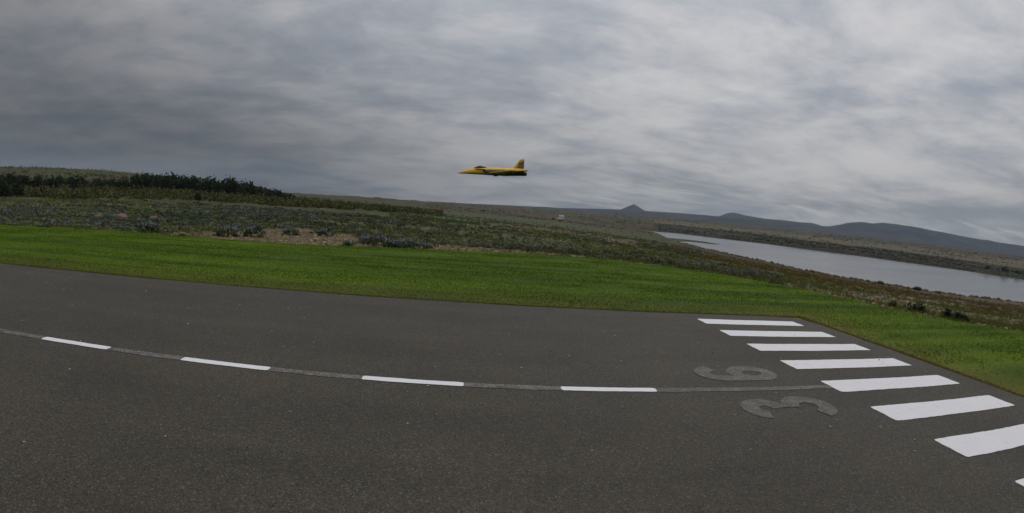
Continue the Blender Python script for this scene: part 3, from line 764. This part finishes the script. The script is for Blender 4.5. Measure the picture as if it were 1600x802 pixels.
# --- trees that can be told apart
def trunk_mesh(h, r0):
    V, F = [], []; n = 7
    for k, t in enumerate((0, .3, .65, 1.)):
        rr = r0*(1 - .85*t)*(1.25 if k == 0 else 1)
        for j in range(n): V.append((rr*math.cos(2*math.pi*j/n) + .03*h*math.sin(t*2.3)*.3, rr*math.sin(2*math.pi*j/n), -.25 + (h+.25)*t))
    for k in range(3): F += [(k*n+j, k*n+(j+1) % n, (k+1)*n+(j+1) % n, (k+1)*n+j) for j in range(n)]
    for q in range(5):                                    # limbs
        a = q*2.4; z = h*(.25 + .12*q); L = h*.20; b = len(V)
        for (dx, dz, rr) in ((0, 0, r0*.32), (1, .55, r0*.08)):
            for j in range(3): V.append((math.cos(a)*L*dx + rr*math.cos(2.1*j), math.sin(a)*L*dx + rr*math.sin(2.1*j), z + L*dz + rr*.3*j))
        F += [(b+j, b+(j+1) % 3, b+3+(j+1) % 3, b+3+j) for j in range(3)]
    return mesh_np('trunk', V, F, [M_bark])
def crown_mesh(kind, seed):
    if kind == 'conifer':
        V, F, c_ = leaf_cloud(230, (1.15, 1.15, 2.3), .34, (.007, .013, .006), (.020, .031, .013), seed=seed, cone=True); V[:, 2] += .3
    elif kind == 'birch':
        V, F, c_ = leaf_cloud(380, (1.55, 1.55, 1.15), .26, (.014, .023, .009), (.042, .056, .022), seed=seed, shell=.3); V[:, 2] += .55
    else:
        V, F, c_ = leaf_cloud(150, (1.1, 1.1, .62), .24, (.018, .032, .012), (.055, .080, .030), seed=seed, shell=.4)
    return mesh_np('crown' if kind != 'shrub' else 'foliage', V, F, [M_leaf], c_)
CR = {k: [crown_mesh(k, 200 + 10*i + j) for j in range(4)] for i, k in enumerate(('conifer', 'birch', 'shrub'))}
TR = {'conifer': trunk_mesh(4.4, .11), 'birch': trunk_mesh(2.4, .10), 'shrub': trunk_mesh(.8, .05)}
protos = {}
def plant(kind, name, az, r, sc, label, group, cat='tree'):
    x, y = r*math.sin(R(az)), r*math.cos(R(az))
    o = empty(name, put(x, y), random.uniform(0, 6.28)); o.scale = (sc*random.uniform(.85, 1.15), sc*random.uniform(.85, 1.15), sc*random.uniform(.85, 1.2))
    tag(o, label, cat, group)
    me = random.choice(CR[kind])
    if kind == 'conifer' and name == 'tree': o.scale = [c_*.55 for c_ in o.scale]
    link(me.name.split('.')[0], me, o); link('trunk' if kind != 'shrub' else 'stems', TR[kind], o)
    return o
for k in range(150):                                     # the dark wood on the brow, centre-left
    az = random.uniform(-36, -19.5); r = random.uniform(150, 250)*(1 - .12*(az+36)/16)
    
    plant('conifer' if random.random() < .04 else 'birch', 'tree', az, r, random.uniform(.85, 1.12)*A(az, [-36, -34, -31, -26, -20], [.85, 1.4, 1.6, 1.5, .9]), 'dark green tree in the dense wood along the brow, left of the jet', 'trees of the dense wood on the brow')
for k in range(125):                                      # the looser wood at the far left
    az = -58 + 23*random.random()**.85; r = random.uniform(112, 165)
    plant('conifer' if random.random() < .08 else 'birch', 'tree', az, r, random.uniform(.55, .95), 'dark green tree on the hillside at the far left, below the bare hilltop', 'trees on the hillside at the far left')
for az, r, sc, lb in [(-48.3, 73, 1.5, 'dark bushy tree at the far left edge behind the light green patch'), (-47.2, 76, 1.3, 'dark round tree, second from the far left edge, behind the light green patch'),
                      (-44.9, 80, .95, 'small dark conifer in front of the scrub at the far left'), (-29.2, 84, 1.0, 'dark rounded bush tree in front of the scrub below the dense wood')]:
    plant('birch' if sc != .95 else 'conifer', 'tree', az, r, sc*.5, lb, None)
for az, r, sc, lb in [(9.0, 420, 1.2, 'dark shrub just left of the distant camper van'), (9.75, 385, .9, 'dark shrub in front of the distant camper van')]:
    plant('shrub', 'shrub', az, r, sc, lb, 'shrubs on the open heath', 'shrub')
for px, py, sc, lb in [(1428, 478, .29, 'largest dark green bush at the lawn edge above the runway corner'), (1478, 488, .26, 'small dark green bush right of the largest one at the lawn edge'), (1504, 495, .24, 'small dark green bush, rightmost on the lawn edge'),
                       (1395, 470, .18, 'tiny green bush left of the largest one at the lawn edge')]:
    x, y = px_polar(px, py, -.15); plant('shrub', 'shrub', math.degrees(math.atan2(x, y)), math.hypot(x, y), sc, lb, 'bushes along the right lawn edge', 'shrub')
for az, r, sc, lb in [(56.3, 372, 2.4, 'taller dark shrub on the far shore near the right edge'), (54.6, 378, 1.6, 'smaller dark shrub on the far shore left of the taller one'), (57.6, 366, 1.5, 'dark shrub on the far shore at the very right edge')]:
    plant('shrub', 'shrub', az, r, sc, lb, 'shrubs on the far shore', 'shrub')

# ------------------------------------------------------------------ boulders
def boulder_mesh(seed, m):
    bm = bmesh.new(); bmesh.ops.create_icosphere(bm, subdivisions=2, radius=1)
    g = np.random.default_rng(seed); cuts = [(Vector(g.normal(size=3)).normalized(), g.uniform(.55, .85)) for _ in range(9)]
    for v in bm.verts:
        for n_, d_ in cuts:
            q = v.co.dot(n_)
            if q > d_: v.co -= n_*(q - d_)
        v.co += Vector(g.normal(0, .02, 3))
    me = bpy.data.meshes.new('boulder'); bm.to_mesh(me); bm.free(); me.materials.append(m); return me
M_rock = flat('boulder_rock', (.17, .125, .095), .9, .15, .35, 2.5)
M_lava = flat('lava_rock', (.062, .045, .034), .95, .1, .4, .8)
BM = [boulder_mesh(s, M_rock) for s in (1, 2, 3)]; BL = [boulder_mesh(s, M_lava) for s in (4, 5, 6)]
def boulder(px, py, zg, s, label, group, mesh, sink=.25):
    x, y = px_polar(px, py, zg); z = put(x, y)[2]
    o = link('boulder', mesh, None, (x, y, z + s[2]*(.8 - sink)), (random.uniform(-.2, .2), random.uniform(-.2, .2), random.uniform(0, 6)), s)
    tag(o, label, 'boulder', group)
boulder(192, 343, 0, (.62, .45, .36), 'largest reddish brown boulder among the lupines at left', 'boulders in the lupine field', BM[0])
boulder(239, 342, 0, (.42, .36, .30), 'reddish brown boulder right of the largest one among the lupines', 'boulders in the lupine field', BM[1])
boulder(155, 340, 0, (.34, .30, .26), 'small brown boulder left of the largest one among the lupines', 'boulders in the lupine field', BM[2])
boulder(286, 367.5, 0, (.26, .2, .12), 'flat pale stone at the lawn edge where the bare soil begins', 'boulders in the lupine field', BM[1], .1)
for k, (px, py, s, lb) in enumerate([(1377, 445, 1.7, 'largest dark lava boulder on the near lake shore'), (1433, 455.5, 1.6, 'rounded dark boulder on the near shore, right of the largest one'), (1347, 438, .9, 'small dark boulder on the near shore, left of the largest one'),
                      (1467, 460.5, .9, 'low dark boulder on the near shore, rightmost of the four')]):
    x, y = px_polar(px, py, LAKE); z = put(x, y)[2]
    o = link('boulder', BL[k % 3], None, (x*.985, y*.985, put(x*.985, y*.985)[2] + s*.15), (0, 0, random.uniform(0, 6)), (s*.8, s*.62, s*.42)); tag(o, lb, 'boulder', 'boulders on the near lake shore')
def shore_rocks():
    az = rng.uniform(22.5, 62, 900); near = rng.random(900) < .65
    r = np.where(near, rn_(az) - rng.uniform(-1, 4, 900), rf_(az) + rng.uniform(-1, 6, 900)); x, y = r*np.sin(np.radians(az)), r*np.cos(np.radians(az)); z = height(x, y)
    o8 = np.array([(1, 0, -.2), (0, 1, -.2), (-1, .2, -.2), (0, -1, -.2), (.1, 0, .6), (.6, .6, .4)], float); f8 = np.array([(0, 5, 4), (5, 1, 4), (1, 2, 4), (2, 3, 4), (3, 0, 4), (0, 1, 5)])
    k = rng.random((900, 1))
    V, F, c_ = bake((o8, f8, np.ones((6, 3))), x, y, np.maximum(z, LAKE), .25 + .75*rng.random(900)**2, rng.uniform(0, 6, 900), np.array([[.035, .026, .02]])*(1-k) + np.array([[.10, .072, .05]])*k)
    tag(link('shore_rocks', mesh_np('shore_rocks', V, F, [vcol('shore_rock', .95, .1)], c_)), kind='stuff')
shore_rocks()

# ------------------------------------------------------------------ the camper van, far off on the heath
def box_bm(bm, x0, x1, y0, y1, z0, z1, bev=0.0, top=None):
    vs = [bm.verts.new(p) for p in ((x0, y0, z0), (x1, y0, z0), (x1, y1, z0), (x0, y1, z0), (x0, y0, z1), (x1, y0, z1), (x1, y1, z1), (x0, y1, z1))]
    if top:
        for v in vs[4:]: v.co.x = (v.co.x - (x0+x1)/2)*top + (x0+x1)/2; v.co.y *= top
    fs = [bm.faces.new([vs[i] for i in f]) for f in ((3, 2, 1, 0), (4, 5, 6, 7), (0, 1, 5, 4), (1, 2, 6, 5), (2, 3, 7, 6), (3, 0, 4, 7))]
    if bev: bmesh.ops.bevel(bm, geom=list({e for f in fs for e in f.edges}), offset=bev, segments=3, affect='EDGES', profile=.6)
def bm_obj(name, bm, m, parent, loc=(0, 0, 0), smooth=False):
    me = bpy.data.meshes.new(name); bm.to_mesh(me); bm.free(); me.materials.append(m)
    if smooth:
        for p in me.polygons: p.use_smooth = True
    return link(name, me, parent, loc)
def camper():
    az, r = 9.83, 505.; x, y = r*math.sin(R(az)), r*math.cos(R(az))
    o = empty('camper_van', put(x, y), R(-4)); o.scale = (1.25, 1.25, 1.35); tag(o, 'tiny white camper van with a dark window band, parked far off on the heath', 'van')
    white = flat('van_white', (.86, .87, .88), .35, .5, .04); dark = flat('van_glass', (.03, .036, .042), .12, .5, .1); blk = flat('van_tyre', (.02, .02, .02), .85, .2, .1)
    bm = bmesh.new(); box_bm(bm, -2.3, 2.6, -1.1, 1.1, .45, 1.75, .18); box_bm(bm, -1.5, 2.55, -1.08, 1.08, 1.8, 3.35, .38); bm_obj('body', bm, white, o, smooth=False)
    bm = bmesh.new(); box_bm(bm, -2.85, -2.2, -1.0, 1.0, .5, 1.25, .15); bm_obj('bonnet', bm, white, o)
    bm = bmesh.new(); box_bm(bm, -2.25, -1.4, -1.0, 1.0, 1.7, 2.5, .1, .85); bm_obj('windscreen', bm, dark, o)
    for s in (-1, 1):
        bm = bmesh.new(); box_bm(bm, -1.2, 2.3, s*1.09 - .03, s*1.09 + .03, 1.78, 2.1, .01); bm_obj('window', bm, dark, o)
        for wx in (-1.9, 1.6):
            bm = bmesh.new(); bmesh.ops.create_cone(bm, cap_ends=True, segments=20, radius1=.36, radius2=.36, depth=.24, matrix=Matrix.Rotation(R(90), 4, 'X')); bm_obj('wheel', bm, blk, o, (wx, s*.98, .36))
camper()

# ------------------------------------------------------------------ the model jet in low flight
def jet():
    Y0 = 10.5; u = Y0*.13236/1245.0                      # metres per unit of the side-view drawing
    yellow = flat('jet_yellow', (.95, .56, .014), .38, .45, .05, 6.); black = flat('jet_black', (.016, .016, .018), .4, .45, .15, 8.)
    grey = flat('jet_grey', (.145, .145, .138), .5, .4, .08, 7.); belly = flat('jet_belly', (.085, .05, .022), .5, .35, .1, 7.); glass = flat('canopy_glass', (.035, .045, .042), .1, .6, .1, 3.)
    o = empty('model_jet', (0, 0, 0)); tag(o, 'yellow and black model jet flying low to the left over the runway', 'model aircraft')
    # stations: x, top, bottom, half width, (drawing units, z up from the drawing's 410 line)
    st = [(0, 1, -5, 3), (20, 12, -9, 12), (60, 24, -12, 22), (135, 45, -16, 38), (210, 64, -20, 50), (285, 80, -25, 58), (380, 88, -31, 64), (485, 91, -38, 70), (600, 92, -45, 80), (720, 90, -51, 86), (850, 88, -54, 86), (1000, 88, -55, 80), (1090, 84, -55, 72), (1160, 72, -55, 64), (1195, 58, -55, 58), (1215, 30, -54, 52)]
    n = 28
    def sect(x, zt, zb, hw, k=2.3):
        out = []
        for j in range(n):
            a = 2*math.pi*j/n; c, s = math.cos(a), math.sin(a)
            zc = zb + (zt - zb)*.40
            h_ = (zt - zc) if s > 0 else (zc - zb)
            e = 1.55 if s > 0 else 2.4
            out.append((x*u, hw*u*math.copysign(abs(c)**(2/2.1), c), (zc + h_*math.copysign(abs(s)**(2/e), s))*u))
        return out
    V, F, mi = [], [], []
    for q in st: V += sect(*q)
    for i in range(len(st)-1):
        xm = (st[i][0] + st[i+1][0])/2
        for j in range(n):
            F.append((i*n+j, i*n+(j+1) % n, (i+1)*n+(j+1) % n, (i+1)*n+j))
            s = math.sin(2*math.pi*(j+.5)/n)
            if xm > 820: mi.append(1 if s < .35 else 0)
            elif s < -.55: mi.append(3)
            elif xm > 640 and s < .55: mi.append(2)
            else: mi.append(0)
    F.append(tuple(range(n))[::-1]); mi.append(0); F.append(tuple((len(st)-1)*n + j for j in range(n))); mi.append(1)
    me = mesh_np('fuselage', V, F, [yellow, black, grey, belly], mi=mi, smooth=True); link('fuselage', me, o)
    # canopy
    V, F = [], []; cs = [(275, 0, 2), (300, 14, 20), (340, 30, 28), (385, 41, 32), (420, 40, 32), (460, 30, 29), (510, 17, 20), (560, 4, 4)]; nn = 13
    for x, h_, wd in cs:
        zb = float(np.interp(x, [q[0] for q in st], [q[1] for q in st])) - 14
        for j in range(nn):
            a = math.pi*j/(nn-1); V.append((x*u, wd*u*math.cos(a), (zb + (h_ + 14)*math.sin(a)**.8)*u))
    for i in range(len(cs)-1): F += [(i*nn+j, i*nn+j+1, (i+1)*nn+j+1, (i+1)*nn+j) for j in range(nn-1)]
    cn = link('canopy', mesh_np('canopy', V, F, [glass], smooth=True), o)
    # canopy bow frame
    bm = bmesh.new(); x = 400; zb = float(np.interp(x, [q[0] for q in st], [q[1] for q in st])) - 12; prev = None
    for j in range(nn):
        a = math.pi*j/(nn-1); ring = [bm.verts.new(((x+dx)*u, 33.5*u*math.cos(a), (zb + 54.5*math.sin(a)**.8)*u)) for dx in (-5, 5)]
        if prev: bm.faces.new((prev[0], prev[1], ring[1], ring[0]))
        prev = ring
    bm_obj('canopy_frame', bm, black, cn)
    # spine fairing behind the canopy
    V, F = [], []; cs = [(450, 10, 18), (500, 14, 20), (580, 10, 18), (700, 4, 12), (760, 0, 4)]
    for x, h_, wd in cs:
        zb = float(np.interp(x, [q[0] for q in st], [q[1] for q in st])) - 10
        for j in range(nn):
            a = math.pi*j/(nn-1); V.append((x*u, wd*u*math.cos(a), (zb + (h_ + 10)*math.sin(a))*u))
    for i in range(len(cs)-1): F += [(i*nn+j, i*nn+j+1, (i+1)*nn+j+1, (i+1)*nn+j) for j in range(nn-1)]
    link('spine', mesh_np('spine', V, F, [yellow], smooth=True), o)
    def slab(name, outline, th, m, parent, map_, mats=None, edge=None):
        """a flying surface: outline [(a,b)], thickness th, mapped into the jet; thinner at the rim"""
        k = len(outline); cx = sum(p[0] for p in outline)/k; cy = sum(p[1] for p in outline)/k
        V = []; F = []
        for s in (1, -1):
            V += [map_(p[0], p[1], s*th*.12) for p in outline]; V += [map_(cx + (p[0]-cx)*.8, cy + (p[1]-cy)*.8, s*th*.5) for p in outline]
        for i in range(k):
            j = (i+1) % k
            F += [(i, j, k+j, k+i), (2*k+j, 2*k+i, 3*k+i, 3*k+j), (j, i, 2*k+i, 2*k+j)]
        F += [tuple(range(k, 2*k)), tuple(range(3*k, 4*k))[::-1]]
        me = mesh_np(name, V, F, [m]); bm = bmesh.new(); bm.from_mesh(me); bmesh.ops.recalc_face_normals(bm, faces=bm.faces); bm.to_mesh(me); bm.free()
        return link(name, me, parent)
    for s in (-1, 1):
        y0 = s*62; zr = -8
        wm = lambda a, b, c, s=s: (a*u, s*(62 + b)*u, (zr + c)*u)
        wg = slab('wing', [(520, 0), (600, 60), (840, 345), (880, 372), (960, 372), (985, 330), (1010, 0)], 14, yellow, o, wm)
        # dark panel on the underside and on top, inset from the yellow leading edge
        for nm, c in (('underside_panel', -8.5), ('upper_panel', 8.5)):
            slab(nm, [(790, 20), (830, 110), (925, 300), (960, 305), (980, 20)], 3, black if c < 0 else grey, wg, lambda a, b, t, s=s, c=c: (a*u, s*(62 + b)*u, (zr + c + t)*u))
        slab('aileron', [(990, 40), (972, 330), (998, 330), (1030, 40)], 6, black, wg, wm)
        tm = lambda a, b, c, s=s: (a*u, s*(50 + b)*u, (22 + c)*u)
        slab('tailplane', [(1005, 0), (1150, 165), (1205, 172), (1245, 150), (1245, 0)], 9, yellow, o, tm)
        # intake: a duct on the flank with a dark swept mouth
        V, F = [], []; nn = 12
        for x, hw, hz, zc, yc in ((478, 20, 34, 18, 66), (520, 24, 36, 18, 70), (620, 26, 36, 16, 74), (760, 20, 30, 14, 76), (860, 6, 14, 10, 74)):
            for j in range(nn):
                a = 2*math.pi*j/nn; V.append(((x + (14*math.sin(a) if x < 500 else 0)*-1)*u, s*(yc + hw*math.cos(a))*u, (zc + hz*math.sin(a))*u))
        for i in range(4): F += [(i*nn+j, i*nn+(j+1) % nn, (i+1)*nn+(j+1) % nn, (i+1)*nn+j) for j in range(nn)]
        me = mesh_np('intake', V, F, [grey], smooth=True); bm = bmesh.new(); bm.from_mesh(me); bmesh.ops.recalc_face_normals(bm, faces=bm.faces); bm.to_mesh(me); bm.free()
        it = link('intake', me, o)
        slab('intake_lip', [(476, -18), (458, 54), (290, 62), (290, 48), (420, 34), (442, -8)], 10, black, it, lambda a, b, t, s=s: (a*u + 28*u, s*(float(np.interp(a, [300, 380, 468], [76, 88, 103])) + t)*u, b*u))
    fm = lambda a, b, c: (a*u, c*u, b*u)
    fin = slab('fin', [(985, 84), (1010, 92), (1090, 205), (1125, 243), (1150, 250), (1207, 252), (1200, 200), (1192, 62), (1100, 70)], 11, yellow, o, fm)
    for s in (-1, 1):
        slab('fin_panel', [(1056, 94), (1108, 165), (1138, 200), (1160, 211), (1202, 215), (1190, 78), (1120, 86)], 2, grey, fin, lambda a, b, c, s=s: (a*u, (s*6.6 + c)*u, b*u))
        slab('fin_mark', [(1095, 166), (1110, 188), (1124, 178), (1142, 176), (1126, 166), (1108, 160)], 1.2, black, fin, lambda a, b, c, s=s: (a*u, (s*8.4 + c)*u, b*u))
    # nozzle
    V, F = [], []; nn = 20
    for x, rr in ((1195, 44), (1240, 38), (1240, 32), (1200, 30)):
        for j in range(nn): a = 2*math.pi*j/nn; V.append((x*u, rr*u*math.cos(a)*1.1, (-16 + rr*.95*math.sin(a))*u))
    for i in range(3): F += [(i*nn+j, i*nn+(j+1) % nn, (i+1)*nn+(j+1) % nn, (i+1)*nn+j) for j in range(nn)]
    F.append(tuple(3*nn + j for j in range(nn)))
    link('nozzle', mesh_np('nozzle', V, F, [black], smooth=False), o)
    bm = bmesh.new(); box_bm(bm, 640*u, 725*u, -14*u, 14*u, -62*u, -46*u, 4*u, .8); bm_obj('gear_door', bm, belly, o)
    # place: nose at az -1.75 deg, 0.0651 rad up; slightly nose-down, near wing raised a little
    az = R(-1.75)
    o.location = (Y0*math.tan(az), Y0, CAM_H + Y0/math.cos(az)*math.tan(.0651) - .016)
    o.rotation_euler = Euler((R(-3.2), R(-4.1), R(1.0)), 'XYZ')
    return o
jet()
